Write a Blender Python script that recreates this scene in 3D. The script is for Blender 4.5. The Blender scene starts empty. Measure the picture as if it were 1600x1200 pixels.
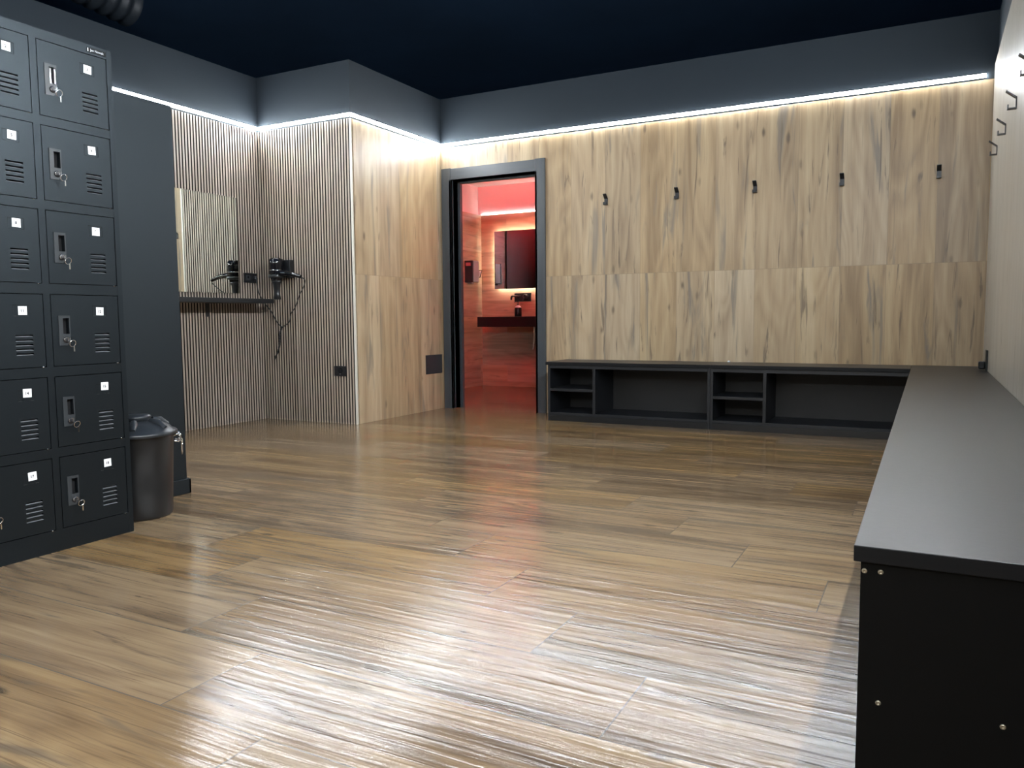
import bpy, math, random
from math import sin, cos, pi, radians
from mathutils import Vector, Matrix
S = bpy.context.scene
COL = S.collection
random.seed(7)

# ------------------------------------------------------------------ camera
F_PX, YAW, PITCH, ROLL, CAM_H = 1236.065, 0.4835, -0.0827, -0.0086, 0.8388
cam = bpy.data.cameras.new('camera'); cam.sensor_width = 36.0
cam.lens = F_PX / 1600.0 * 36.0; cam.clip_start = 0.02; cam.clip_end = 100
cam_o = bpy.data.objects.new('camera', cam); COL.objects.link(cam_o)
fw = Vector((-sin(YAW)*cos(PITCH), cos(YAW)*cos(PITCH), sin(PITCH)))
rt = Vector((cos(YAW), sin(YAW), 0)); up = rt.cross(fw)
r2 = cos(ROLL)*rt + sin(ROLL)*up; u2 = -sin(ROLL)*rt + cos(ROLL)*up
M = Matrix((r2, u2, -fw)).transposed().to_4x4(); M.translation = (0, 0, CAM_H)
cam_o.matrix_world = M
S.camera = cam_o

# ------------------------------------------------------------------ view, world
S.view_settings.view_transform = 'Standard'
S.view_settings.look = 'None'
S.view_settings.gamma = 1.0
S.view_settings.use_curve_mapping = False
S.view_settings.exposure = 0.18
S.cycles.use_denoising = True
S.cycles.sample_clamp_indirect = 25.0
S.cycles.max_bounces = 8
S.cycles.diffuse_bounces = 5
S.cycles.glossy_bounces = 5
LED_POWER = 170.0
LED_SIDE = 700.0
LED_REAR_FILL = 165.0
LED_COLOR = (0.90, 0.96, 1.0)
BATH_WHITE = 9.0
BATH_MIRROR = 50.0
BATH_RED = 420.0
w = bpy.data.worlds.new('hall_gloom'); S.world = w; w.use_nodes = True
bg = w.node_tree.nodes['Background']
bg.inputs[0].default_value = (0.06, 0.15, 0.28, 1); bg.inputs[1].default_value = 0.05

# ------------------------------------------------------------------ measures
YB, XL, XR, Y2, X1 = 6.3046, -4.033, 0.343, 5.007, -5.010
ZT, ZLED, ZTILE = 2.847, 2.430, 2.405
YF = -2.5                                   # wall behind the camera
XP, YP, ZP = -3.19, 2.645, 1.851            # partition face, end, top
DX0, DX1, DZ = -3.92, -3.06, 2.11           # doorway

# ------------------------------------------------------------------ mesh helper
class MB:
    def __init__(s): s.v = []; s.f = []; s.m = []; s.sm = []
    def add(s, vs, fs, mi=0, smooth=False):
        b = len(s.v); s.v += [tuple(v) for v in vs]
        for f in fs: s.f.append([b+i for i in f]); s.m.append(mi); s.sm.append(smooth)
    def box(s, x0, x1, y0, y1, z0, z1, mi=0):
        x0, x1 = min(x0, x1), max(x0, x1); y0, y1 = min(y0, y1), max(y0, y1); z0, z1 = min(z0, z1), max(z0, z1)
        vs = [(x0,y0,z0),(x1,y0,z0),(x1,y1,z0),(x0,y1,z0),(x0,y0,z1),(x1,y0,z1),(x1,y1,z1),(x0,y1,z1)]
        s.add(vs, [(0,3,2,1),(4,5,6,7),(0,1,5,4),(1,2,6,5),(2,3,7,6),(3,0,4,7)], mi); return s
    def prism(s, poly, axis, a0, a1, mi=0, smooth=False):
        # poly: 2-D points; extruded along axis (0,1,2) from a0 to a1
        def P(p, a):
            if axis == 0: return (a, p[0], p[1])
            if axis == 1: return (p[0], a, p[1])
            return (p[0], p[1], a)
        n = len(poly); vs = [P(p, a0) for p in poly] + [P(p, a1) for p in poly]
        s.add(vs, [tuple(range(n))[::-1], tuple(range(n, 2*n))] , mi)
        s.add(vs, [(i, (i+1) % n, n+(i+1) % n, n+i) for i in range(n)], mi, smooth); return s
    def lathe(s, prof, c, n=32, mi=0, axis=2, smooth=True, sx=1.0, sy=1.0):
        vs = []; k = len(prof)
        for i in range(n):
            a = 2*pi*i/n
            for r, h in prof:
                p = (r*cos(a)*sx, r*sin(a)*sy, h)
                if axis == 0: p = (p[2], p[0], p[1])
                elif axis == 1: p = (p[0], p[2], p[1])
                vs.append((c[0]+p[0], c[1]+p[1], c[2]+p[2]))
        fs = []
        for i in range(n):
            j = (i+1) % n
            for q in range(k-1): fs.append((i*k+q, j*k+q, j*k+q+1, i*k+q+1))
        s.add(vs, fs, mi, smooth)
        for q in (0, k-1):
            if prof[q][0] > 1e-5: s.add([vs[i*k+q] for i in range(n)], [tuple(range(n))], mi)
        return s
    def tube(s, pts, r, n=8, mi=0, closed=False):
        pts = [Vector(p) for p in pts]; N = len(pts); rr = r if isinstance(r, (list, tuple)) else [r]*N
        vs = []; prev = None
        for i, p in enumerate(pts):
            t = (pts[(i+1) % N]-pts[i-1]) if closed else (pts[min(i+1, N-1)]-pts[max(i-1, 0)])
            t.normalize()
            if prev is None:
                a = Vector((0, 0, 1)) if abs(t.z) < .9 else Vector((1, 0, 0)); nrm = t.cross(a).normalized()
            else:
                nrm = (prev - t*prev.dot(t)).normalized()
            prev = nrm; b = t.cross(nrm)
            for k in range(n):
                a = 2*pi*k/n; vs.append(p + rr[i]*(cos(a)*nrm + sin(a)*b))
        fs = []
        for i in range(N if closed else N-1):
            j = (i+1) % N
            for k in range(n): fs.append((i*n+k, i*n+(k+1) % n, j*n+(k+1) % n, j*n+k))
        s.add(vs, fs, mi, True)
        if not closed:
            s.add(vs[:n], [tuple(range(n))[::-1]], mi); s.add(vs[-n:], [tuple(range(n))], mi)
        return s
    def text(s, txt, size, fn, mi=0, bold=0.0):
        c = bpy.data.curves.new('t', 'FONT'); c.body = txt; c.size = size; c.align_x = 'CENTER'; c.align_y = 'CENTER'
        c.offset = bold
        o = bpy.data.objects.new('t', c); COL.objects.link(o)
        dg = bpy.context.evaluated_depsgraph_get()
        me = bpy.data.meshes.new_from_object(o.evaluated_get(dg))
        s.add([fn(v.co.x, v.co.y) for v in me.vertices], [tuple(p.vertices) for p in me.polygons], mi)
        bpy.data.objects.remove(o); bpy.data.meshes.remove(me); return s

def spline(pts, k=6):
    P = [Vector(p) for p in pts]; out = []
    for i in range(len(P)-1):
        a, b, c, d = P[max(i-1, 0)], P[i], P[i+1], P[min(i+2, len(P)-1)]
        for j in range(k):
            t = j/k
            out.append(0.5*((2*b) + (c-a)*t + (2*a-5*b+4*c-d)*t*t + (3*b-a-3*c+d)*t**3))
    out.append(P[-1]); return out

def wpos(o):
    p = Vector((0, 0, 0))
    while o: p += o.location; o = o.parent
    return p

def obj(name, mb, mats, parent=None, loc=(0, 0, 0), bevel=0.0):
    """One mesh object; mb holds world coordinates (when parent is None, relative to loc is computed)."""
    org = wpos(parent) if parent else Vector(loc)
    me = bpy.data.meshes.new(name)
    me.from_pydata([(v[0]-org.x, v[1]-org.y, v[2]-org.z) for v in mb.v], [], mb.f)
    for m in (mats if isinstance(mats, (list, tuple)) else [mats]): me.materials.append(m)
    for p, mi, sm in zip(me.polygons, mb.m, mb.sm): p.material_index = mi; p.use_smooth = sm
    me.update()
    o = bpy.data.objects.new(name, me); COL.objects.link(o)
    if parent: o.parent = parent
    else: o.location = loc
    if bevel:
        b = o.modifiers.new('bevel', 'BEVEL'); b.width = bevel; b.segments = 2; b.limit_method = 'ANGLE'
    return o

def tag(o, label, cat, group=None):
    o['label'] = label; o['category'] = cat
    if group: o['group'] = group
    return o

def thing(name, label, cat, loc=(0, 0, 0), group=None):
    o = bpy.data.objects.new(name, None); COL.objects.link(o); o.location = loc; o.empty_display_size = .1
    return tag(o, label, cat, group)

def struct(name, mb, mats, bevel=0.0):
    o = obj(name, mb, mats, bevel=bevel); o['kind'] = 'structure'; return o

def dup(root, loc, rotz, label, group=None):
    r = root.copy(); COL.objects.link(r); r.location = loc; r.rotation_euler = (0, 0, rotz); r['label'] = label
    if group: r['group'] = group
    for ch in list(root.children):
        c = ch.copy(); COL.objects.link(c); c.parent = r
        for g in ch.children:
            d = g.copy(); COL.objects.link(d); d.parent = c
    return r

# ------------------------------------------------------------------ materials
def mat(name, col, rough=.5, metal=0.0, spec=.5, coat=0.0, noise=0.0, nscale=40, bump=0.0, emis=None, estr=0.0, stint=None):
    m = bpy.data.materials.new(name); m.use_nodes = True
    nt = m.node_tree; b = nt.nodes['Principled BSDF']
    b.inputs['Base Color'].default_value = (*col, 1); b.inputs['Roughness'].default_value = rough
    b.inputs['Metallic'].default_value = metal; b.inputs['Specular IOR Level'].default_value = spec
    b.inputs['Coat Weight'].default_value = coat
    if stint: b.inputs['Specular Tint'].default_value = (*stint, 1)
    if emis:
        b.inputs['Emission Color'].default_value = (*emis, 1); b.inputs['Emission Strength'].default_value = estr
    if noise or bump:
        tc = nt.nodes.new('ShaderNodeTexCoord'); n = nt.nodes.new('ShaderNodeTexNoise')
        n.inputs['Scale'].default_value = nscale; n.inputs['Detail'].default_value = 4
        nt.links.new(tc.outputs['Object'], n.inputs['Vector'])
        if noise:
            r = nt.nodes.new('ShaderNodeValToRGB')
            r.color_ramp.elements[0].position = .3; r.color_ramp.elements[1].position = .7
            r.color_ramp.elements[0].color = (*[c*(1-noise) for c in col], 1)
            r.color_ramp.elements[1].color = (*[c*(1+noise) for c in col], 1)
            nt.links.new(n.outputs['Fac'], r.inputs['Fac']); nt.links.new(r.outputs['Color'], b.inputs['Base Color'])
        if bump:
            bp = nt.nodes.new('ShaderNodeBump'); bp.inputs['Strength'].default_value = bump; bp.inputs['Distance'].default_value = .002
            nt.links.new(n.outputs['Fac'], bp.inputs['Height']); nt.links.new(bp.outputs['Normal'], b.inputs['Normal'])
    return m

class NT:
    def __init__(s, nt): s.nt = nt
    def n(s, typ, **kw):
        x = s.nt.nodes.new(typ)
        for k, v in kw.items(): setattr(x, k, v)
        return x
    def set(s, sock, v):
        if isinstance(v, bpy.types.NodeSocket): s.nt.links.new(v, sock)
        else: sock.default_value = v
    def math(s, op, a, b=0.0, c=None):
        x = s.n('ShaderNodeMath', operation=op); s.set(x.inputs[0], a); s.set(x.inputs[1], b)
        if c is not None: s.set(x.inputs[2], c)
        return x.outputs[0]
    def vec(s, a, b, c):
        x = s.n('ShaderNodeCombineXYZ')
        for i, v in enumerate((a, b, c)): s.set(x.inputs[i], v)
        return x.outputs[0]
    def noise(s, v, scale=1.0, detail=4.0, rough=.55, dist=0.0):
        x = s.n('ShaderNodeTexNoise'); s.set(x.inputs['Vector'], v); x.inputs['Scale'].default_value = scale
        x.inputs['Detail'].default_value = detail; x.inputs['Roughness'].default_value = rough; x.inputs['Distortion'].default_value = dist
        return x.outputs['Fac']
    def ramp(s, f, stops):
        x = s.n('ShaderNodeValToRGB'); s.set(x.inputs['Fac'], f); e = x.color_ramp.elements
        while len(e) < len(stops): e.new(.5)
        for i, (p, c) in enumerate(stops): e[i].position = p; e[i].color = (*c, 1) if len(c) == 3 else c
        return x.outputs['Color']
    def smooth(s, f, a, b):
        x = s.n('ShaderNodeMapRange', interpolation_type='SMOOTHSTEP'); s.set(x.inputs['Value'], f)
        x.inputs['From Min'].default_value = a; x.inputs['From Max'].default_value = b; return x.outputs[0]
    def mix(s, f, a, b, blend='MIX'):
        x = s.n('ShaderNodeMix', data_type='RGBA', blend_type=blend); s.set(x.inputs[0], f)
        for i, v in ((6, a), (7, b)):
            if isinstance(v, tuple): v = (*v, 1)
            s.set(x.inputs[i], v)
        return x.outputs[2]

def wood(name, gi, vi, L, W, og, ov, stagger, ramp, rough=.4, bump=.15, bdist=.0015, seed=0.0, grout=(.30, .25, .19),
         gw=.0016, fine=1.0, tone=.10, streak=1.0, grey=(.21, .175, .135), dark=(.13, .09, .058), rvar=.15, knots=1.0, spec=.5, gscale=1.0, rough2=False):
    m = bpy.data.materials.new(name); m.use_nodes = True
    k = NT(m.node_tree); b = m.node_tree.nodes['Principled BSDF']
    tc = k.n('ShaderNodeTexCoord'); sp = k.n('ShaderNodeSeparateXYZ'); m.node_tree.links.new(tc.outputs['Object'], sp.inputs[0])
    g, v = sp.outputs[gi], sp.outputs[vi]
    vv = k.math('DIVIDE', k.math('SUBTRACT', v, ov), W); row = k.math('FLOOR', vv)
    gg = k.math('DIVIDE', k.math('ADD', k.math('SUBTRACT', g, og), k.math('MULTIPLY', row, stagger)), L); cl = k.math('FLOOR', gg)
    fg = k.math('MULTIPLY', k.math('FRACT', gg), L); fv = k.math('MULTIPLY', k.math('FRACT', vv), W)
    wn = k.n('ShaderNodeTexWhiteNoise', noise_dimensions='3D'); k.set(wn.inputs['Vector'], k.vec(row, cl, seed))
    rs = k.n('ShaderNodeSeparateColor'); m.node_tree.links.new(wn.outputs['Color'], rs.inputs[0])
    ra, rb, rc = rs.outputs[0], rs.outputs[1], rs.outputs[2]
    og_ = k.math('MULTIPLY_ADD', ra, 37.0, g); ov_ = k.math('MULTIPLY_ADD', rb, 23.0, v); oz = k.math('MULTIPLY_ADD', rc, 11.0, seed)
    def V(a, c): return k.vec(k.math('MULTIPLY', og_, a), k.math('MULTIPLY', ov_, c), oz)
    warp = k.noise(V(1.5, 3.0), 1, 2, .5)
    ov_ = k.math('MULTIPLY_ADD', k.math('SUBTRACT', warp, .5), .026*knots, ov_)
    broad = k.noise(V(.50*gscale, 7.0*gscale), 1, 3, .55, .5)
    mid = k.noise(V(1.3*gscale, 30.0*gscale), 1, 5, .65, .7)
    fin = k.noise(V(4.0, 170.0), 1, 3, .6, .4)
    # cathedral figure: contour lines of a smooth field
    fld = k.noise(V(.75, 4.2), 1, 1, .4, .3)
    fig = k.math('PINGPONG', k.math('MULTIPLY', fld, 17.0), 1.0)
    t = k.math('MULTIPLY_ADD', broad, .60, k.math('MULTIPLY_ADD', mid, .27*fine, k.math('MULTIPLY', fig, .085*min(1, knots+.3))))
    t = k.math('ADD', t, k.math('MULTIPLY', k.math('SUBTRACT', ra, .5), tone))
    col = k.ramp(t, ramp)
    # grey sapwood streaks
    st = k.noise(V(.75, 8.0), 1, 4, .6, 1.0)
    col = k.mix(k.math('MULTIPLY', k.smooth(st, .56, .70), .70*streak), col, grey)
    st2 = k.noise(V(1.2, 17.0), 1.0, 4, .6, 1.4)
    col = k.mix(k.math('MULTIPLY', k.smooth(st2, .60, .70), .62*streak), col, dark)
    # knots
    vo = k.n('ShaderNodeTexVoronoi', feature='F1', voronoi_dimensions='2D'); k.set(vo.inputs['Vector'], V(1.7, 4.2)); vo.inputs['Scale'].default_value = 1.0
    kn = k.math('SUBTRACT', 1.0, k.smooth(k.math('ADD', vo.outputs['Distance'], k.math('MULTIPLY', k.math('SUBTRACT', mid, .5), .14)), .01, .085))
    ks = k.n('ShaderNodeSeparateColor'); m.node_tree.links.new(vo.outputs['Color'], ks.inputs[0])
    kn = k.math('MULTIPLY', kn, k.math('MULTIPLY', k.math('GREATER_THAN', ks.outputs[0], .58), k.math('MULTIPLY_ADD', ks.outputs[1], .8, .2)))
    col = k.mix(k.math('MULTIPLY', kn, .8*knots), col, tuple(c*.6 for c in dark))
    # per-tile warmth and fine pores
    col = k.mix(k.math('MULTIPLY', k.smooth(fin, .52, .75), .22*fine), col, tuple(c*.45 for c in dark) if False else dark)
    hs = k.n('ShaderNodeHueSaturation'); k.set(hs.inputs['Color'], col); k.set(hs.inputs['Saturation'], k.math('MULTIPLY_ADD', rc, .22, .82))
    k.set(hs.inputs['Value'], k.math('MULTIPLY_ADD', rb, .10, .95)); col = hs.outputs[0]
    gl = k.noise(V(1.3, 80.0), 1, 4, .62, .7)                      # embossed grain lines
    gm = k.smooth(gl, .54, .66)
    if rough2:
        col = k.mix(k.math('MULTIPLY', gm, .50), col, (.075, .045, .024))
    # joints
    d = k.math('MINIMUM', k.math('MINIMUM', fg, k.math('SUBTRACT', L, fg)), k.math('MINIMUM', fv, k.math('SUBTRACT', W, fv)))
    jm = k.math('LESS_THAN', d, gw)
    col = k.mix(jm, col, grout)
    k.set(b.inputs['Base Color'], col)
    k.set(b.inputs['Roughness'], k.math('ADD', rough - rvar/2, k.math('MULTIPLY', mid, rvar)))
    b.inputs['Specular IOR Level'].default_value = spec
    h = k.math('SUBTRACT', k.math('MULTIPLY_ADD', mid, .8, k.math('MULTIPLY', fin, .35)), k.math('MULTIPLY', jm, 1.2))
    if rough2:
        hb = k.noise(V(1.3, 46.0), 1, 3, .5, .5)
        h = k.math('SUBTRACT', k.math('MULTIPLY_ADD', hb, 1.0, k.math('MULTIPLY', gl, .35)), k.math('MULTIPLY', jm, 1.2))
    bp = k.n('ShaderNodeBump'); bp.inputs['Strength'].default_value = bump; bp.inputs['Distance'].default_value = bdist
    k.set(bp.inputs['Height'], h); k.set(b.inputs['Normal'], bp.outputs['Normal'])
    return m

TAN = [(.33, (.30, .20, .108)), (.45, (.43, .302, .168)), (.57, (.51, .378, .220)), (.70, (.60, .47, .29))]
FLO = [(.33, (.085, .048, .021)), (.44, (.195, .118, .052)), (.56, (.275, .174, .079)), (.70, (.335, .226, .110))]
LAM = [(.25, (.40, .345, .27)), (.45, (.50, .445, .36)), (.60, (.56, .505, .42)), (.75, (.62, .57, .48))]
BAT = [(.28, (.22, .14, .085)), (.45, (.36, .25, .155)), (.60, (.46, .335, .215)), (.75, (.52, .40, .27))]
TW, TP = .306, .306
M_floor = wood('oak_floor_tile', 0, 1, 1.213, .3038, -1.466, 1.118, .3038, FLO, rough=.17, bump=1.0, bdist=.0017, spec=.9, grey=(.105, .082, .058), dark=(.062, .042, .026), rough2=True, grout=(.13, .105, .08), gw=.0018, seed=3, streak=1.0, rvar=.06, tone=.12)
M_tile_b = wood('oak_wall_tile_back', 2, 0, 1.2, TW, 0, -2.418, 0, TAN, rough=.42, bump=.12, seed=1, streak=1.25, grout=(.27, .20, .125), gw=.0011)
M_tile_l = wood('oak_wall_tile_left', 2, 1, 1.2, .298, 0, 5.034, 0, TAN, rough=.42, bump=.12, seed=5, grout=(.27, .20, .125), gw=.0011, streak=1.0)
M_lam = wood('pale_laminate', 2, 1, 6.0, .62, -1, 4.50, 0, [(p, tuple(c*.82 for c in q)) for p, q in LAM], rough=.30, bump=.06, seed=9, grout=(.30, .26, .21), gw=.001, knots=0, streak=.25, fine=1.4, gscale=1.6, tone=.08)
M_bath = wood('oak_bath_tile', 0, 2, 1.2, .2, -4.6, .06, .4, BAT, rough=.40, bump=.25, seed=12, grout=(.36, .28, .2), gw=.0013)
M_bath_l = wood('oak_bath_tile_left', 1, 2, 1.2, .2, 7.4, .06, .4, BAT, rough=.40, bump=.25, seed=14, grout=(.36, .28, .2), gw=.0013)
M_dark = mat('anthracite_paint', (.0115, .0142, .018), .50, noise=.06, nscale=3, bump=.05, stint=(.74, .89, 1.0))
M_part = mat('charcoal_paint', (.0040, .0048, .0060), .48, spec=.62, noise=.06, nscale=4, bump=.05, stint=(.74, .89, 1.0))
M_ceil = mat('navy_black_ceiling', (.030, .075, .15), .85, noise=.15, nscale=.6)
M_steel = mat('black_powder_coat', (.0032, .0040, .0050), .42, spec=.46, noise=.05, nscale=300, bump=.05, stint=(.74, .89, 1.0))
M_steel2 = mat('graphite_plastic', (.030, .034, .038), .35)
M_void = mat('black_gap', (.002, .002, .003), .9)
M_louver_lit = mat('louver_lit_grey', (.20, .21, .23), .45, metal=.2)  # light grey paints in the light caught by the lower vents
M_chrome = mat('chrome', (.82, .83, .85), .14, metal=1.0)
M_white = mat('white_paper', (.82, .83, .84), .6)
M_ink = mat('black_ink', (.012, .012, .013), .6)
M_lam_black = mat('black_laminate', (.007, .0073, .008), .36, noise=.1, nscale=60, bump=.06)
M_matt_black = mat('matt_black_board', (.0022, .0022, .0022), .6, spec=.15)
M_edge = mat('black_edge_banding', (.005, .0055, .0068), .5, spec=.25)
M_lam_grey = mat('charcoal_carcass', (.0085, .0098, .0125), .45, noise=.05, nscale=80)
M_cab_back = mat('dark_fibreboard_back', (.0125, .012, .012), .55, noise=.08, nscale=30)
M_black = mat('black_metal', (.012, .012, .014), .38)
M_plastic = mat('black_plastic', (.011, .012, .014), .28)
M_binp = mat('bin_plastic', (.0085, .009, .010), .40, noise=.06, nscale=60)
M_binlid = mat('bin_lid_plastic', (.018, .021, .025), .36, noise=.06, nscale=60)
M_glossblk = mat('glossy_black', (.006, .006, .008), .10)
M_mirror = mat('mirror_glass', (.86, .90, .84), .0, metal=1.0)
M_mirror2 = mat('tinted_mirror_glass', (.55, .52, .55), .0, metal=1.0)
M_slat = wood('beige_slat', 2, 1, 8.0, 4.0, -2, -10, 0, [(.25, (.30, .235, .185)), (.5, (.42, .345, .28)), (.75, (.50, .42, .35))], rough=.5, bump=.05, seed=21, knots=0, streak=.15, gw=0)
M_slat2 = wood('beige_slat_alcove', 2, 0, 8.0, 4.0, -2, -10, 0, [(.25, (.30, .235, .185)), (.5, (.42, .345, .28)), (.75, (.50, .42, .35))], rough=.5, bump=.05, seed=22, knots=0, streak=.15, gw=0)
M_felt_shade = mat('dark_felt_gap_shade', (.007, .0055, .005), .9)  # felt backing; the same dark paints gap shade onto the slat sides
M_trimw = mat('pale_edge_trim', (.74, .70, .62), .35)
M_casing = wood('graphite_wood_casing', 2, 0, 8.0, 4.0, -2, -10, 0, [(.25, (.040, .047, .055)), (.5, (.058, .067, .077)), (.75, (.078, .088, .10))], rough=.36, bump=.15, seed=31, knots=0, streak=0, gw=0)
M_casing_h = wood('graphite_wood_casing_head', 0, 2, 8.0, 4.0, -9, -1, 0, [(.25, (.040, .047, .055)), (.5, (.058, .067, .077)), (.75, (.078, .088, .10))], rough=.36, bump=.15, seed=32, knots=0, streak=0, gw=0)
M_wpaint = mat('white_bath_paint', (.74, .72, .72), .25)
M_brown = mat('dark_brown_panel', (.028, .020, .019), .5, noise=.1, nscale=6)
M_grey = mat('grey_plastic', (.22, .23, .24), .35)
M_amber = mat('dark_bottle', (.006, .006, .008), .18)
M_silverlabel = mat('silver_label', (.7, .7, .72), .3, metal=.4)
M_alu = mat('aluminium', (.55, .56, .58), .35, metal=.9)
M_screw = mat('brass_screw', (.45, .40, .30), .35, metal=.8)
def emit(name, col, s):
    m = mat(name, (.8, .8, .8), .5, emis=col, estr=s); return m
M_led = emit('cool_led', LED_COLOR, LED_POWER)
M_led_side = emit('cool_led_side', LED_COLOR, LED_SIDE)
M_led_rear_fill = emit('cool_led_rear_fill', LED_COLOR, LED_REAR_FILL)
M_bled = emit('warm_led', (1.0, .86, .82), BATH_WHITE)
M_mled = emit('mirror_led', (1.0, .88, .70), BATH_MIRROR)
M_rled = emit('red_led', (1.0, .07, .09), BATH_RED)

# ------------------------------------------------------------------ setting
struct('floor', MB().box(-5.4, .6, YF-.1, 8.80, -.08, 0), M_floor)
mb = MB().box(-14, 10, -8, 16, 4.60, 4.70)
struct('ceiling', mb, M_ceil)
mb = MB().box(-14, 10, 13.0, 13.1, 0, 4.6)
for x in (-9.0, -6.2, -3.4, -.6, 2.2): mb.box(x-.03, x+.03, 12.985, 13.0, 0, 4.6)
mb.box(-14, -13.9, -8, 13, 0, 4.6); mb.box(9.9, 10, -8, 13, 0, 4.6); mb.box(-14, 10, -8.1, -8, 0, 4.6)
struct('wall_hall', mb, M_ceil)

mb = MB()
YBK = YB + .13
mb.box(XL, DX0, YB, YBK, 0, ZTILE, 0).box(DX1, XR+.02, YB, YBK, 0, ZTILE, 0).box(DX0, DX1, YB, YBK, DZ, ZTILE, 0)
mb.box(XL, XR+.02, YB, YBK, ZTILE, ZT, 1)
struct('wall_back', mb, [M_tile_b, M_dark])
mb = MB().box(X1-.12, XL, Y2+.03, YBK, 0, ZTILE, 0).box(X1-.12, XL, Y2, YBK, ZTILE, ZT, 1)
struct('wall_left', mb, [M_tile_l, M_dark])
struct('trim_1', MB().box(XL-.012, XL+.002, Y2-.002, Y2+.012, 0, ZTILE), M_trimw)

def slat_run(mb, a0, a1, fn, seams):
    pitch, sw = .0272, .0155
    n = int(round((a1-a0)/pitch)); p = (a1-a0)/n
    for i in range(n):
        s0 = a0 + i*p; s1 = s0 + (p-.0085 if i in seams else sw)
        fn(mb, s0, s1)
mb = MB().box(X1, XL-.012, Y2+.012, Y2+.03, 0, ZTILE, 0)
slat_run(mb, X1, XL-.012, lambda m, a, b: m.box(a, b, Y2+.0015, Y2+.0125, 0, ZTILE, 0).box(a, b, Y2, Y2+.0015, 0, ZTILE, 1), (13, 26))  # slat sides coloured like the backing to deepen the shade in the gaps
struct('wall_alcove', mb, [M_felt_shade, M_slat2])
mb = MB().box(X1-.12, X1-.012, YF, Y2+.03, 0, ZTILE, 0)
mb.box(X1-.012, X1, YF, 2.60, 0, ZTILE, 2).box(X1-.12, X1, YF, Y2, ZTILE, ZT, 2)
slat_run(mb, 2.60, Y2, lambda m, a, b: m.box(X1-.0125, X1-.0015, a, b, 0, ZTILE, 0).box(X1-.0015, X1, a, b, 0, ZTILE, 1), (12, 34, 56, 75))
struct('wall_alcove_left', mb, [M_felt_shade, M_slat, M_dark])
struct('wall_partition', MB().box(XP-.12, XP, YF, YP, 0, ZP), M_part, bevel=.003)
mb = MB().box(XP, XP+.012, YF, YP+.012, 0, .072).box(XP-.132, XP+.012, YP, YP+.012, 0, .072).box(XP-.132, XP-.12, YF, YP+.012, 0, .072)
struct('baseboard_partition', mb, M_part, bevel=.002)
mb = MB().box(XR, XR+.10, YF, YB, 0, 2.50, 0).box(XR+.017, XR+.10, YF, YB+.02, 2.50, ZT, 1)
struct('wall_right', mb, [M_lam, M_dark])
mb = MB().box(X1-.12, XR+.1, YF-.1, YF, 0, ZTILE, 0).box(X1-.12, XR+.1, YF-.1, YF, ZTILE, ZT, 1)
struct('wall_front', mb, [M_tile_b, M_dark])

# LED runs: slim aluminium profile with a glowing diffuser, one per wall
def led(label, x0, x1, y0, y1, face, zl=None, m=None):
    t = thing('led_strip', label, 'light strip', ((x0+x1)/2, (y0+y1)/2, ZLED-.02), 'cool white strips along the wall top')
    zl = zl or ZLED; b = MB(); d = MB(); m = m or M_led
    def P(mb, p0, p1, za, zb):                 # p = distance out of the wall
        if face == '+x': mb.box(x0+p0, x0+p1, y0, y1, za, zb)
        elif face == '-x': mb.box(x1-p1, x1-p0, y0, y1, za, zb)
        elif face == '+y': mb.box(x0, x1, y0+p0, y0+p1, za, zb)
        else: mb.box(x0, x1, y1-p1, y1-p0, za, zb)
    z0, z1 = zl-.014, zl+.014
    P(b, 0, .002, z0, z1); P(b, .002, .009, z0, z0+.002); P(b, .002, .009, z1-.002, z1)
    P(d, .002, .0125, z0+.0022, z1-.0022)
    obj('profile', b, M_alu, t); obj('diffuser', d, m, t)
led('long glowing white light strip above the door and coat hooks', XL+.015, XR-.05, YB-.014, YB, '-y')
led('short glowing white light strip over the wood panel beside the doorway', XL, XL+.014, Y2-.012, YB-.015, '+x')
led('short glowing white light strip above the wall-mounted hair dryer', X1+.015, XL+.012, Y2-.014, Y2, '-y')
led('glowing white light strip above the alcove mirror and dark partition', X1, X1+.014, YF+.1, Y2-.015, '+x')
led('added white fill light strip on the unseen wall behind the viewpoint', X1+.1, XR-.1, YF, YF+.014, '+y', m=M_led_rear_fill)  # unseen strip added to fill the room with frontal light
led('white light strip along the top of the pale right wall near the viewpoint', XR-.014, XR, YF+.1, 3.6, '-x', zl=2.485, m=M_led_side)

# ------------------------------------------------------------------ doorway
mb = MB()
yo = YB - .02
mb.box(XL+.014, DX0, yo, YB, 0, DZ+.105, 0).box(DX1, DX1+.095, yo, YB, 0, DZ+.105, 0)
mb.box(DX0, DX1, yo, YB, DZ, DZ+.10, 1)
mb.box(DX0-.02, DX0, yo, YBK+.02, 0, DZ, 0).box(DX1, DX1+.02, yo, YBK+.02, 0, DZ, 0).box(DX0, DX1, yo+.002, YBK+.02, DZ, DZ+.02, 1)
mb.box(DX0, DX0+.006, yo+.03, yo+.036, 0, DZ, 0)
mb.box(DX0, DX0+.028, YBK-.03, YBK+.01, 0, DZ, 0).box(DX0, DX1, YBK-.03, YBK+.01, DZ-.02, DZ, 1)
door = struct('door_1', mb, [M_casing, M_casing_h], bevel=.0015)
obj('strike_plate', MB().box(DX1-.003, DX1+.0, YB-.01, YB+.01, .30, .33), M_chrome, door)

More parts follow.
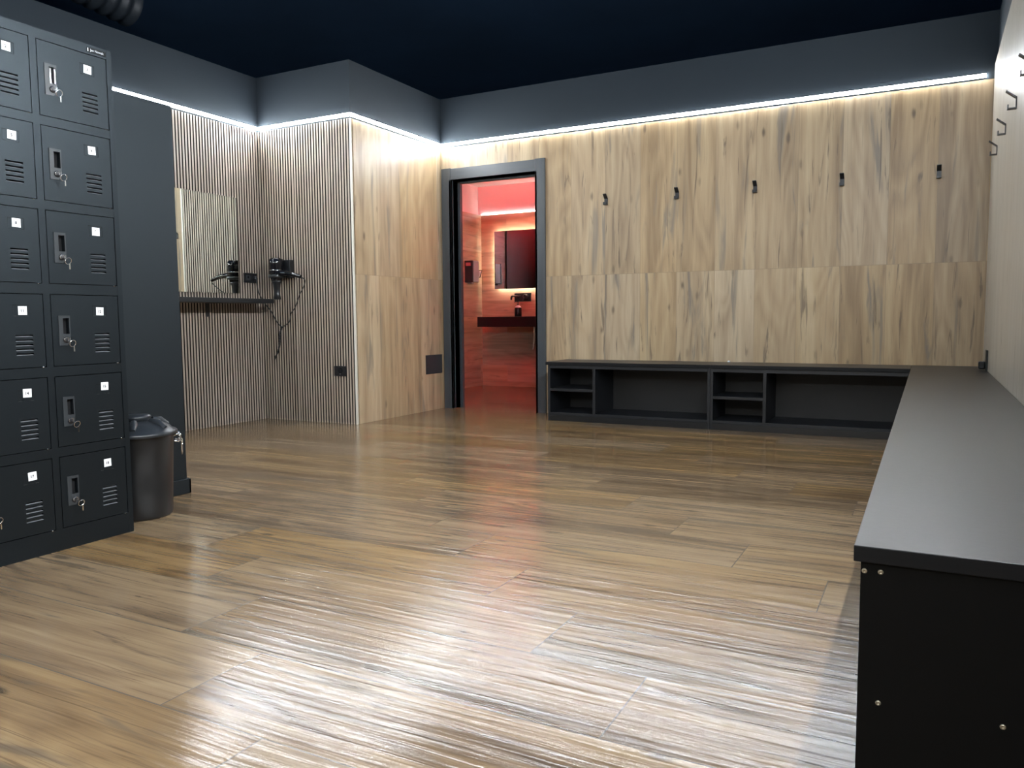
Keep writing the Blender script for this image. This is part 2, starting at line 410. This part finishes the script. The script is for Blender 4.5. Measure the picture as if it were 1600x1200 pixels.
# ------------------------------------------------------------------ washroom beyond the doorway
BX0, BX1, BY0, BY1, BZ = -4.955, -2.60, YBK, 8.647, 2.465
REC = .045
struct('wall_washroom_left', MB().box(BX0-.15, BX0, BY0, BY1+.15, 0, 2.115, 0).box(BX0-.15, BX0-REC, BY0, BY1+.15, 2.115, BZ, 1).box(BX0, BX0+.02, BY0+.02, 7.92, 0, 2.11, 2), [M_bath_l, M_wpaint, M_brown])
struct('wall_washroom_back', MB().box(BX0, BX1+.1, BY1, BY1+.15, 0, 2.115, 0).box(BX0-REC, BX1+.1, BY1+.012, BY1+.15, 2.115, BZ, 1), [M_bath, M_wpaint])
struct('wall_washroom_right', MB().box(BX1, BX1+.15, BY0, BY1, 0, 2.115, 0).box(BX1+REC, BX1+.15, BY0, BY1, 2.115, BZ, 1), [M_bath_l, M_wpaint])
struct('ceiling_washroom', MB().box(BX0-.15, BX1+.15, BY0, BY1+.15, BZ, BZ+.08), M_wpaint)

t = thing('light_strip', 'thin warm white light strip along the washroom wall top', 'light strip', ((BX0+BX1)/2, BY1, 2.115))
obj('diffuser', MB().box(BX0+.005, BX1-.01, BY1-.006, BY1+.008, 2.116, 2.126), M_bled, t)
t = thing('light_strip', 'red light strip high on the inner side of the doorway wall', 'light strip', ((BX0+BX1)/2, BY0+.04, 2.34))
obj('tray', MB().box(BX0+.05, BX1-.05, BY0, BY0+.046, 2.335, 2.340), M_alu, t)
obj('diffuser', MB().box(BX0+.05, BX1-.05, BY0+.012, BY0+.040, 2.3405, 2.3485), M_rled, t)
t = thing('backlit_mirror', 'dark rectangular backlit mirror above the washroom basin', 'mirror', (-4.29, BY1, 1.20))
obj('glass', MB().box(-4.745, -3.85, BY1-.045, BY1-.038, 1.200, 1.902), M_mirror2, t)
obj('housing', MB().box(-4.70, -3.895, BY1-.038, BY1-.001, 1.245, 1.857), M_black, t)
mb = MB()
for a in ((-4.715, -4.70, 1.23, 1.872), (-3.895, -3.88, 1.23, 1.872), (-4.70, -3.895, 1.857, 1.872), (-4.70, -3.895, 1.23, 1.245)):
    mb.box(a[0], a[1], BY1-.034, BY1-.022, a[2], a[3])
obj('light_ring', mb, M_mled, t)

SY = 8.24                                                   # front of the basin slab
mb = MB().box(-4.79, -3.6, SY, BY1, .74, .861)
tag(obj('basin_counter', mb, M_lam_black, loc=(-4.2, 8.4, .74), bevel=.003), 'thick black wall-hung basin counter in the washroom', 'counter')
t = thing('wall_tap', 'black wall-mounted basin tap on a rectangular plate', 'tap', (-4.38, BY1, 1.09))
obj('back_plate', MB().box(-4.490, -4.265, BY1-.012, BY1-.0005, 1.045, 1.145), M_plastic, t, bevel=.002)
obj('spout', MB().tube(spline([(-4.425, BY1-.012, 1.105), (-4.425, BY1-.10, 1.107), (-4.425, BY1-.19, 1.105), (-4.425, BY1-.215, 1.09), (-4.425, BY1-.22, 1.06)]), .012, 10)
    .lathe([(.02, 0), (.02, -.012)], (-4.425, BY1-.012, 1.105), 20, axis=1), M_plastic, t)
obj('lever', MB().lathe([(.026, 0), (.026, -.045), (.022, -.05)], (-4.325, BY1-.012, 1.105), 24, axis=1).tube([(-4.325, BY1-.055, 1.10), (-4.345, BY1-.075, 1.055)], [.007, .005], 8), M_plastic, t)
t = thing('soap_bottle', 'small black pump soap bottle on the basin counter', 'bottle', (-4.40, 8.42, .861))
bx, by = -4.33, 8.42
obj('body', MB().lathe([(.0, .861), (.040, .861), (.042, .866), (.042, .955), (.038, .968)], (bx, by, 0), 24), M_amber, t)
obj('shoulder', MB().lathe([(.038, .968), (.030, .982), (.015, .992), (.013, .998)], (bx, by, 0), 24), M_silverlabel, t)
obj('pump', MB().lathe([(.014, .996), (.014, 1.012), (.005, 1.014), (.005, 1.03), (.012, 1.032), (.012, 1.04), (.0, 1.041)], (bx, by, 0), 16).tube([(bx, by, 1.036), (bx-.035, by-.02, 1.034), (bx-.04, by-.022, 1.026)], .004, 8), M_plastic, t)
t = thing('paper_dispenser', 'black and grey paper dispenser on the washroom side wall', 'dispenser', (BX0, 8.32, 1.27))
obj('cover', MB().box(BX0+.001, BX0+.112, 8.235, 8.262, 1.275, 1.535), M_plastic, t, bevel=.004)
obj('body', MB().box(BX0+.001, BX0+.108, 8.262, 8.395, 1.28, 1.533), M_grey, t, bevel=.005)
obj('paper_tongue', MB().prism([(8.245, 1.278), (8.252, 1.262), (8.30, 1.258), (8.31, 1.278)], 0, BX0+.03, BX0+.09), M_grey, t)
obj('front_label', MB().box(BX0+.018, BX0+.085, 8.2335, 8.235, 1.472, 1.51), mat('faded_red_label', (.25, .12, .12), .5), t)
t = thing('roll_holder', 'small black wall holder with a pale insert beside the dispenser', 'holder', (BX0, 8.5, 1.29))
obj('bracket', MB().box(BX0, BX0+.03, 8.45, 8.52, 1.285, 1.36).tube([(BX0+.02, 8.47, 1.35), (BX0+.035, 8.50, 1.43), (BX0+.09, 8.50, 1.43), (BX0+.06, 8.50, 1.345)], .007, 8, closed=True), M_plastic, t)
obj('insert', MB().prism([(BX0+.035, 1.365), (BX0+.045, 1.42), (BX0+.075, 1.42), (BX0+.055, 1.36)], 1, 8.498, 8.503), M_white, t)
t = thing('waste_pipe', 'slim chrome pipe curving down below the washroom basin', 'pipe', (-4.24, 8.45, .46))
obj('pipe', MB().tube(spline([(-4.135, 8.45, .74), (-4.133, 8.45, .65), (-4.137, 8.45, .58), (-4.143, 8.45, .52), (-4.15, 8.45, .47)]), .014, 10), M_chrome, t)

# ------------------------------------------------------------------ storage benches
def screw(b, x, y, z): b.lathe([(.0, -.0006), (.0014, -.0006), (.0016, -.0016), (.0034, -.0014), (.0042, 0)], (x, y, z), 14, axis=1)
BF = 5.872                                                  # front of the back benches
def cube_unit(name, label, x0, x1, xd, zs, x_last=None):
    t = thing(name, label, 'bench', ((x0+x1)/2, BF+.2, 0), 'black storage bench units')
    th = .020; yb = YB - .004; zt = .456
    obj('side_panel', MB().box(x0, x0+th, BF, yb, .0, zt), M_lam_grey, t, bevel=.001)
    obj('side_panel', MB().box(x1-th, x1, BF, yb, .0, zt), M_lam_grey, t, bevel=.001)
    obj('top_panel', MB().box(x0+th, x1-th, BF+.001, yb, zt-.026, zt), M_lam_grey, t, bevel=.001)
    obj('base_panel', MB().box(x0+th, x1-th, BF+.001, yb, .05, .07), M_lam_grey, t, bevel=.001)
    obj('divider', MB().box(xd, xd+.023, BF+.001, yb-.012, .07, zt-.026), M_lam_grey, t, bevel=.001)
    obj('shelf', MB().box(x0+th, xd, BF+.001, yb-.012, zs-.011, zs+.011), M_lam_grey, t, bevel=.001)
    obj('back_panel', MB().box(x0+th, x1-th, yb-.012, yb, .07, zt-.026), M_cab_back, t)
    obj('plinth', MB().box(x0+th, x1-th, BF-.006, BF+.012, .0, .05), M_lam_black, t, bevel=.001)
    return t
cube_unit('storage_bench', 'black open storage bench unit standing beside the doorway', -2.750, -1.421, -2.358, .255)
cube_unit('storage_bench', 'black open storage bench unit between the doorway unit and the long right-hand bench', -1.419, -.085, -1.040, .240)
def top(label, x0, x1, y0, y1):
    b = MB().box(x0, x1, y0, y1, .457, .4826, 1); b.m[1] = 0
    return tag(obj('bench_top', b, [M_lam_black, M_edge], loc=((x0+x1)/2, (y0+y1)/2, .457), bevel=.0015), label, 'bench top', 'black bench tops')
top('black bench top along the wood wall next to the doorway', -2.768, -1.4205, BF-.008, YB-.002)
top('black bench top along the wood wall ending at the right-hand bench', -1.4195, -.0925, BF-.008, YB-.002)
RX0, RY0 = -.0916, 1.3143
o = top('long satin black bench top running along the right wall towards the viewer', RX0, XR-.002, RY0, YB-.002)
t = thing('storage_bench', 'black bench unit under the long right-hand top, end panel facing the viewer', 'bench', (.13, 3.6, 0), 'black storage bench units')
rx = RX0+.010
e = obj('side_panel', MB().box(rx, XR-.004, RY0+.010, RY0+.030, 0, .456), M_matt_black, t, bevel=.001)
for x, z in ((-.076, .441), (-.053, .442), (-.051, .232), (.116, .233)):
    b = MB(); screw(b, x, RY0+.010, z); obj('screw', b, M_screw, e)
obj('side_panel', MB().box(rx, XR-.004, 5.84, 5.86, 0, .456), M_lam_grey, t, bevel=.001)
obj('top_panel', MB().box(rx+.001, XR-.004, RY0+.030, 5.84, .43, .456), M_lam_grey, t)
obj('base_panel', MB().box(rx+.001, XR-.004, RY0+.030, 5.84, .05, .07), M_lam_grey, t)
obj('back_panel', MB().box(XR-.016, XR-.004, RY0+.030, 5.84, .07, .43), M_cab_back, t)
obj('plinth', MB().box(rx-.004, rx+.014, RY0+.030, 5.84, 0, .05), M_lam_black, t)
for y in (2.80, 4.30): obj('divider', MB().box(rx+.001, XR-.016, y-.01, y+.01, .07, .43), M_lam_grey, t)
tag(obj('cable_cap', MB().lathe([(0, 0), (.010, 0), (.010, .008), (.005, .012), (0, .012)], (-1.373, 6.275, .4826), 12), M_white, loc=(-1.373, 6.275, .4826)), 'tiny white cap lying at the back of the bench top', 'cap')

# ------------------------------------------------------------------ coat hooks
def hook_mesh():
    # strip bent in profile: x = out of the wall, z = height
    pr = [(.046, .083), (.0385, .085), (.0, .050), (.0, .0), (.037, .0), (.037, .016), (.033, .016), (.033, .004), (.004, .004), (.004, .048)]
    b = MB(); hw = .0145
    # split in quads following the strip to keep faces planar
    outer = [(.046, .083), (.003, .052), (.0, .050), (.0, .0), (.038, .0), (.038, .017)]
    th = .0058
    mid_ = [(.045, .086), (.0021, .051), (.0021, .0021), (.0365, .0021), (.0365, .018)]
    for i in range(len(mid_)-1):
        (xa, za), (xb, zb) = mid_[i], mid_[i+1]
        d = Vector((xb-xa, zb-za)); d.normalize(); n = Vector((-d.y, d.x))*th/2
        xa_, za_ = (xa-d.x*th/2, za-d.y*th/2) if i else (xa, za)
        xb_, zb_ = (xb+d.x*th/2, zb+d.y*th/2)
        poly = [(xa_+n.x, za_+n.y), (xb_+n.x, zb_+n.y), (xb_-n.x, zb_-n.y), (xa_-n.x, za_-n.y)]
        b.prism(poly, 1, -hw, hw)
    return b
proto = thing('coat_hook', 'black coat hook on the wood wall, first one right of the doorway', 'hook', (0, 0, 0), 'black coat hooks')
obj('hook', hook_mesh(), M_black, proto)
proto.location = (-2.408, YB, 1.775); proto.rotation_euler = (0, 0, -pi/2)
back = [(-1.805, 'black bent-metal coat hook on the wood wall, second one right of the doorway'),
        (-1.199, 'black bent-metal coat hook on the wood wall, middle of the row of five'),
        (-.584, 'black bent-metal coat hook on the wood wall, second from the right corner'),
        (.036, 'black bent-metal coat hook on the wood wall, closest to the right corner')]
for x, lb in back: dup(proto, (x, YB, 1.778), -pi/2, lb)
side = [(5.76, 'black coat hook in profile on the pale right wall, nearest the corner'),
        (5.15, 'black coat hook in profile on the pale right wall, second from the corner'),
        (4.55, 'black coat hook in profile on the pale right wall, third from the corner'),
        (3.95, 'black coat hook on the pale right wall, cut by the right edge of the photo')]
for i, (y, lb) in enumerate(side): dup(proto, (XR, y, 1.812+.002*i), pi, lb)

# ------------------------------------------------------------------ sockets and plates
t = thing('wall_socket', 'black vertical socket standing at the back corner of the long bench', 'socket', (XR, 5.87, .485), 'black wall sockets')
obj('face_plate', MB().box(XR-.012, XR-.0005, 5.815, 5.915, .4835, .612), M_plastic, t, bevel=.003)
obj('plug', MB().box(XR-.05, XR-.012, 5.84, 5.89, .49, .54), M_plastic, t, bevel=.008)
t = thing('wall_socket', 'small black socket low on the slatted wall under the hair dryer', 'socket', (-4.19, Y2, .383), 'black wall sockets')
obj('face_plate', MB().box(-4.252, -4.133, Y2-.011, Y2-.0003, .384, .468), M_plastic, t, bevel=.004)
obj('socket_well', MB().lathe([(.0, -.0125), (.012, -.0125), (.018, -.014), (.022, -.0135), (.024, -.011)], (-4.188, Y2, .430), 28, axis=1), M_void, t)
obj('marking', MB().prism([(-4.193, .406), (-4.183, .406), (-4.188, .401)], 1, Y2-.0125, Y2-.0108), M_alu, t)
t = thing('wall_socket', 'black double socket on the slats between mirror and hair dryer', 'socket', (X1, 4.86, 1.15), 'black wall sockets')
obj('face_plate', MB().box(X1+.0003, X1+.011, 4.792, 4.937, 1.152, 1.234), M_plastic, t, bevel=.004)
obj('socket_well', MB().box(X1+.0105, X1+.0125, 4.815, 4.858, 1.172, 1.214), M_steel2, t, bevel=.003)
obj('pin_recess', MB().box(X1+.0125, X1+.0135, 4.828, 4.845, 1.188, 1.206), M_void, t)
obj('plug', MB().lathe([(.017, .011), (.019, .02), (.019, .028), (.012, .036), (0, .037)], (X1, 4.905, 1.19), 18, axis=0), M_plastic, t)
tag(obj('access_plate', MB().box(XL+.0004, XL+.008, 5.995, 6.262, .337, .511), M_steel2, loc=(XL, 6.13, .337), bevel=.002), 'rectangular black flush plate low on the wood panel beside the door frame', 'wall plate')

# ------------------------------------------------------------------ alcove mirror, shelf
t = thing('wall_mirror', 'frameless rectangular mirror on the slatted alcove wall', 'mirror', (X1, 4.2, 1.06))
obj('glass', MB().box(X1+.006, X1+.0105, 3.65, 4.736, 1.062, 1.832), M_mirror, t)
obj('edge', MB().box(X1+.0005, X1+.006, 3.652, 4.734, 1.064, 1.830), M_alu, t)
t = thing('wall_shelf', 'slim dark grey shelf under the alcove mirror', 'shelf', (X1, 4.2, .87))
obj('board', MB().box(X1+.0005, X1+.262, 3.50, 4.865, .979, 1.014), M_lam_grey, t, bevel=.0015)
for y in (3.74, 4.41):
    obj('bracket', MB().box(X1+.0005, X1+.006, y-.02, y+.02, .872, .982).box(X1+.006, X1+.15, y-.02, y+.02, .976, .982), M_black, t, bevel=.001)

# ------------------------------------------------------------------ hair dryer
HX, HY = -4.762, 4.915
t = thing('hair_dryer', 'black hair dryer hanging nozzle-down on the slatted wall', 'hair dryer', (HX, Y2, 1.0))
obj('wall_holder', MB().box(HX-.02, HX+.105, Y2-.045, Y2-.0005, 1.19, 1.335).lathe([(.060, -.012), (.066, -.012), (.066, .012), (.060, .012), (.060, -.012)], (HX, HY, 1.20), 32).box(HX+.045, HX+.07, HY+.03, Y2-.03, 1.19, 1.212), M_plastic, t, bevel=.003)
obj('barrel', MB().lathe([(.0, 1.352), (.040, 1.350), (.054, 1.340), (.059, 1.322), (.058, 1.295), (.055, 1.26), (.052, 1.215), (.046, 1.18), (.043, 1.165)], (HX, HY, 0), 32), M_glossblk, t)
obj('trim_ring', MB().lathe([(.0545, 1.252), (.0565, 1.251), (.056, 1.246), (.0535, 1.245)], (HX, HY, 0), 32), M_chrome, t)
obj('nozzle', MB().lathe([(.043, 1.168), (.046, 1.165), (.046, 1.15), (.036, 1.14), (.030, 1.08), (.030, 1.05), (.038, 1.012), (.034, 1.010)], (HX, HY, 0), 28, sy=.7), M_plastic, t)
hp = spline([(HX+.03, HY-.02, 1.225), (HX+.10, HY-.02, 1.222), (HX+.18, HY-.015, 1.212), (HX+.27, HY-.005, 1.188)])
hnd = obj('handle', MB().tube(hp, [.026-.012*i/(len(hp)-1) for i in range(len(hp))], 12), M_glossblk, t)
obj('switch', MB().tube([(HX+.09, HY-.044, 1.226), (HX+.13, HY-.040, 1.222)], .006, 8), M_chrome, hnd)
cz = Y2 - .012
pts = [(HX+.268, HY-.005, 1.188), (-4.475, HY+.02, 1.16), (-4.52, 4.965, 1.11), (-4.592, cz, 1.05), (-4.618, cz, .994), (-4.648, cz, .941), (-4.692, cz, .894), (-4.708, cz, .836), (-4.745, cz, .804), (-4.796, cz, .783)]
cord = MB().tube(spline(pts), .0042, 8)
lft = [(X1+.034, 4.905, 1.19), (X1+.045, 4.895, 1.15), (X1+.05, 4.905, 1.08), (-4.955, 4.93, 1.03), (-4.94, 4.965, .97), (-4.910, cz, .913), (-4.865, cz, .843), (-4.83, cz, .805), (-4.796, cz, .783)]
cord.tube(spline(lft), .0042, 8)
tail = spline([(-4.796, cz, .783), (-4.820, cz, .724), (-4.823, cz, .655), (-4.840, cz, .595), (-4.887, cz, .513)], 8)
for k in (0, 1):
    cord.tube([(p.x+.006*cos(i*1.2+k*pi), p.y-.003+.005*sin(i*1.2+k*pi), p.z) for i, p in enumerate(tail)], .0042, 6)
obj('cord', cord, M_plastic, t)

# ------------------------------------------------------------------ dustbin
cx, cy = -3.010, 2.243
KB = .835
t = thing('dustbin', 'round black plastic dustbin with lid beside the lockers', 'bin', (cx, cy, 0))
obj('body', MB().lathe([(.0, .0), (.150, .0), (.158, .008), (.166, .15), (.176, .345), (.184, .350), (.184, .362), (.178, .362), (.170, .345), (.155, .02), (0, .015)], (cx, cy, 0), 48, sx=KB, sy=KB), M_binp, t)
lid = obj('lid', MB().lathe([(.186, .352), (.196, .354), (.197, .366), (.190, .372), (.178, .374), (.160, .388), (.125, .404), (.090, .412), (.075, .414), (.0, .414)], (cx, cy, 0), 48, sx=KB, sy=KB), M_binlid, t)
for k in range(6):
    b = MB(); a = 2*pi*k/6 + .3
    p0 = Vector((cx+.070*cos(a), cy+.070*sin(a), .412)); p1 = Vector((cx+.137*cos(a), cy+.137*sin(a), .384))
    b.tube([p0, (p0+p1)/2+Vector((0, 0, .008)), p1], [.014, .018, .012], 8)
    obj('rib', b, M_binlid, lid)
b = MB()
b.lathe([(.0, .440), (.060, .440), (.070, .436), (.074, .428), (.066, .418), (.062, .412)], (cx, cy, 0), 32, sx=KB, sy=KB)
obj('grip', b, M_binlid, lid)
for a in (radians(48), radians(228)):
    dx, dy = cos(a), sin(a); qx, qy = -dy, dx; r0 = .180
    def P(r, s, z):
        r -= .029
        return (cx+dx*r+qx*s, cy+dy*r+qy*s, z)
    for q in (-.03, .03):
        obj('clip', MB().tube([P(.178, q, .345), P(.195, q, .352), P(.205, q, .335), P(.196, q, .318), P(.180, q, .322)], .0042, 8), M_chrome, t)
    obj('wire_handle', MB().tube([P(.196, -.034, .335), P(.208, -.034, .318), P(.207, -.034, .262), P(.207, .034, .262), P(.208, .034, .318), P(.196, .034, .335)], .0034, 8), M_chrome, t)

# ------------------------------------------------------------------ lockers
LX, LY0, LY1, LZ = -2.803, 1.160, 2.057, 1.870
CP, CW = .2955, .265
lk = thing('locker_cabinet', 'tall black metal locker cabinet with numbered doors and keys', 'locker', ((LX-.19), (LY0+LY1)/2, 0))
XB = XP + .004
rows = [(1.573, 1.832), (1.276, 1.536), (.980, 1.238), (.681, .938), (.384, .640), (.083, .344)]
cols = [1.768-2*CP, 1.768-CP, 1.768]
b = MB()
b.box(XB, LX, LY1-.020, LY1, 0, LZ).box(XB, LX, LY0, LY0+.020, 0, LZ).box(XB, XB+.01, LY0, LY1, 0, LZ)
b.box(XB+.0005, LX-.0202, LY0+.0202, LY1-.0202, LZ-.012, LZ-.0003)
gap = .0028
# face frame
zc = [LZ] + [z for r in rows for z in (r[1], r[0])] + [0]
for i in range(0, len(zc), 2): b.box(LX-.02, LX-.0003, LY0+.0202, LY1-.0202, zc[i+1]+ (gap if i < len(zc)-2 else 0), zc[i] - (gap if i else 0))
for y0, y1 in ((LY0+.0202, cols[0]-gap), (cols[0]+CW+gap, cols[1]-gap), (cols[1]+CW+gap, cols[2]-gap), (cols[2]+CW+gap, LY1-.0202)):
    b.box(LX-.0199, LX-.0006, y0, y1, 0.001, LZ-.001)
obj('carcass', b, M_steel, lk)
obj('interior', MB().box(XB+.012, LX-.030, LY0+.022, LY1-.022, .03, LZ-.02), M_void, lk)
bd = MB().box(LX, LX+.0015, 1.958, 2.034, LZ-.027, LZ-.011, 0)
bd.text('Jan Nowak', .0122, lambda tx, ty: (LX+.0018, 1.998+tx, LZ-.019+ty), 1)
bd.box(LX+.0015, LX+.0017, 1.960, 1.9635, LZ-.025, LZ-.013, 1)
obj('name_badge', bd, [M_void, M_white], lk)

def door_parts(y0, z0, z1, num, handle=True, shiny=False):
    y1 = y0 + CW; X0, X1_ = LX-.018, LX-.0005
    b = MB()
    vy0, vy1 = y0+.163, y0+.224; nz = 5; vt = z1-.142; pt = .0162; sh = .0072
    hy0, hy1, hz0, hz1 = y0+.036, y0+.062, z1-.142, z1-.084     # handle recess
    # door plate built around vents and handle recess
    b.box(X0, X1_, y0, hy0, z0, z1).box(X0, X1_, hy0, hy1, z0, hz0).box(X0, X1_, hy0, hy1, hz1, z1)
    b.box(X0, X1_, hy1, vy0, z0, z1).box(X0, X1_, vy1, y1, z0, z1)
    b.box(X0, X1_, vy0, vy1, vt, z1)
    for i in range(nz):
        zb = vt - i*pt - sh
        b.box(X0, X1_, vy0, vy1, (z0 if i == nz-1 else zb-(pt-sh)), zb)
    d = obj('door', b, M_steel, lk)
    lv = MB()
    for i in range(nz):
        zt = vt - i*pt; zb = zt-sh
        lv.prism([(X1_-.001, zb), (X1_-.022, zb+.0045), (X1_-.022, zb+.0055), (X1_-.001, zb+.001)], 1, vy0, vy1, 0)
    lv.box(X1_-.024, X1_-.022, vy0, vy1, vt-nz*pt, vt, 1)
    obj('vent', lv, [M_louver_lit, M_void], d)
    # number sticker and card slot
    sy = y0+.1755+random.uniform(-.003, .003); sz = z1-.072+random.uniform(-.002, .003)+(.008 if z1 < .7 else 0)
    ca, cb, ct, cbm = y0+.159, y0+.215, z1-.0375, z1-.0768
    cs = MB().box(X1_, X1_+.0012, ca, cb, ct-.002, ct, 0).box(X1_, X1_+.0008, cb-.0008, cb, cbm, ct-.002, 0).box(X1_, X1_+.0008, ca, ca+.0008, cbm, ct-.002, 1)
    cs.box(X1_, X1_+.0010, ca+.0008, ca+.012, cbm, cbm+.0014, 2).box(X1_, X1_+.0010, cb-.012, cb-.0008, cbm, cbm+.0014, 2).box(X1_, X1_+.0006, ca+.012, cb-.012, cbm, cbm+.0012, 1)
    obj('card_slot', cs, [M_void, M_steel, M_void if z1 > .95 else M_steel2], d)
    st = MB(); ang = random.uniform(-.05, .05)
    def R(ty, tz): return (sy+.015+cos(ang)*ty-sin(ang)*tz, sz+.015+sin(ang)*ty+cos(ang)*tz)
    q = [R(-.015, -.015), R(.015, -.015), R(.015, .015), R(-.015, .015)]
    st.prism(q, 0, X1_+.0012, X1_+.0020, 0)
    st.text(str(num), .0135, lambda tx, ty: (X1_+.00225, *R(tx-.0015, ty-.001)), 1, bold=.0005)
    obj('number_sticker', st, [M_white, M_ink], d)
    # hinge pin
    obj('hinge_pin', MB().lathe([(0, -.0036), (.003, -.0036), (.003, .001), (0, .001)], (LX+.0008, y1-.012, z0-.0005), 10), M_chrome, d)
    if handle:
        h = MB(); xa, xb = X1_, X1_+.004
        hy = y0+.022
        h.box(xa, xb, hy, hy0+.002, z1-.184, z1-.075, 0).box(xa, xb, hy1, hy+.044, hz0, z1-.075, 0)
        h.box(xa, xb, hy0+.002, hy1, hz1, z1-.075, 0)
        h.prism([(hy0+.002, hz0), (hy+.044, hz0), (hy+.042, hz0-.026), (hy+.030, z1-.184), (hy0+.002, z1-.184)], 0, xa, xb, 0)
        h.box(X0+.001, X0+.002, hy0, hy1, hz0, hz1, 1)
        if shiny:
            h.box(X0+.002, xb, hy0+.003, hy0+.009, hz0, hz1-.006, 2).box(X0+.002, xb, hy1-.006, hy1+.003, hz0, hz1-.004, 2)
        obj('handle', h, [M_steel2, M_void, M_chrome], d)
        ky, kz = hy+.025, z1-.163
        lo = MB().lathe([(.0115, .004), (.0115, .008), (.009, .0095), (0, .0095)], (X1_, ky, kz), 20, axis=0)
        obj('lock', lo, M_black, d)
        k = MB()
        k.tube([(X1_+.009+0*i, ky-.0085*cos(a), kz+.0085*sin(a)) for i, a in enumerate([j*.32 for j in range(-2, 10)])], .0011, 6)
        k.box(X1_+.009, X1_+.028, ky-.001, ky+.001, kz-.006, kz+.006)
        rc = (X1_+.026, ky+.010, kz-.014)
        k.tube([(rc[0]+.004*sin(a), rc[1]+.0115*cos(a), rc[2]+.0115*sin(a)) for a in [2*pi*j/20 for j in range(20)]], .0014, 6, closed=True)
        k.box(rc[0]-.001, rc[0]+.001, rc[1]+.002, rc[1]+.007, rc[2]-.030, rc[2]-.011)
        obj('key', k, M_chrome, d)
for r, (z0, z1) in enumerate(rows):
    for c in range(3):
        door_parts(cols[c], z0, z1, r*3+c+1, True, shiny=(r == 0 and c == 2))

# ------------------------------------------------------------------ high up, beyond the wall top
b = MB()
n = 60
pts = [(-7.0, 3.6+.03*i, 4.09-.003*i) for i in range(n)]
b.tube(pts, [.17+.03*((i//2) % 2) for i in range(n)], 24)
tag(obj('ventilation_duct', b, mat('dark_duct', (.022, .028, .036), .5), loc=(-7, 4.5, 3.9)), 'ribbed dark duct high above the left wall in the gloom', 'duct')
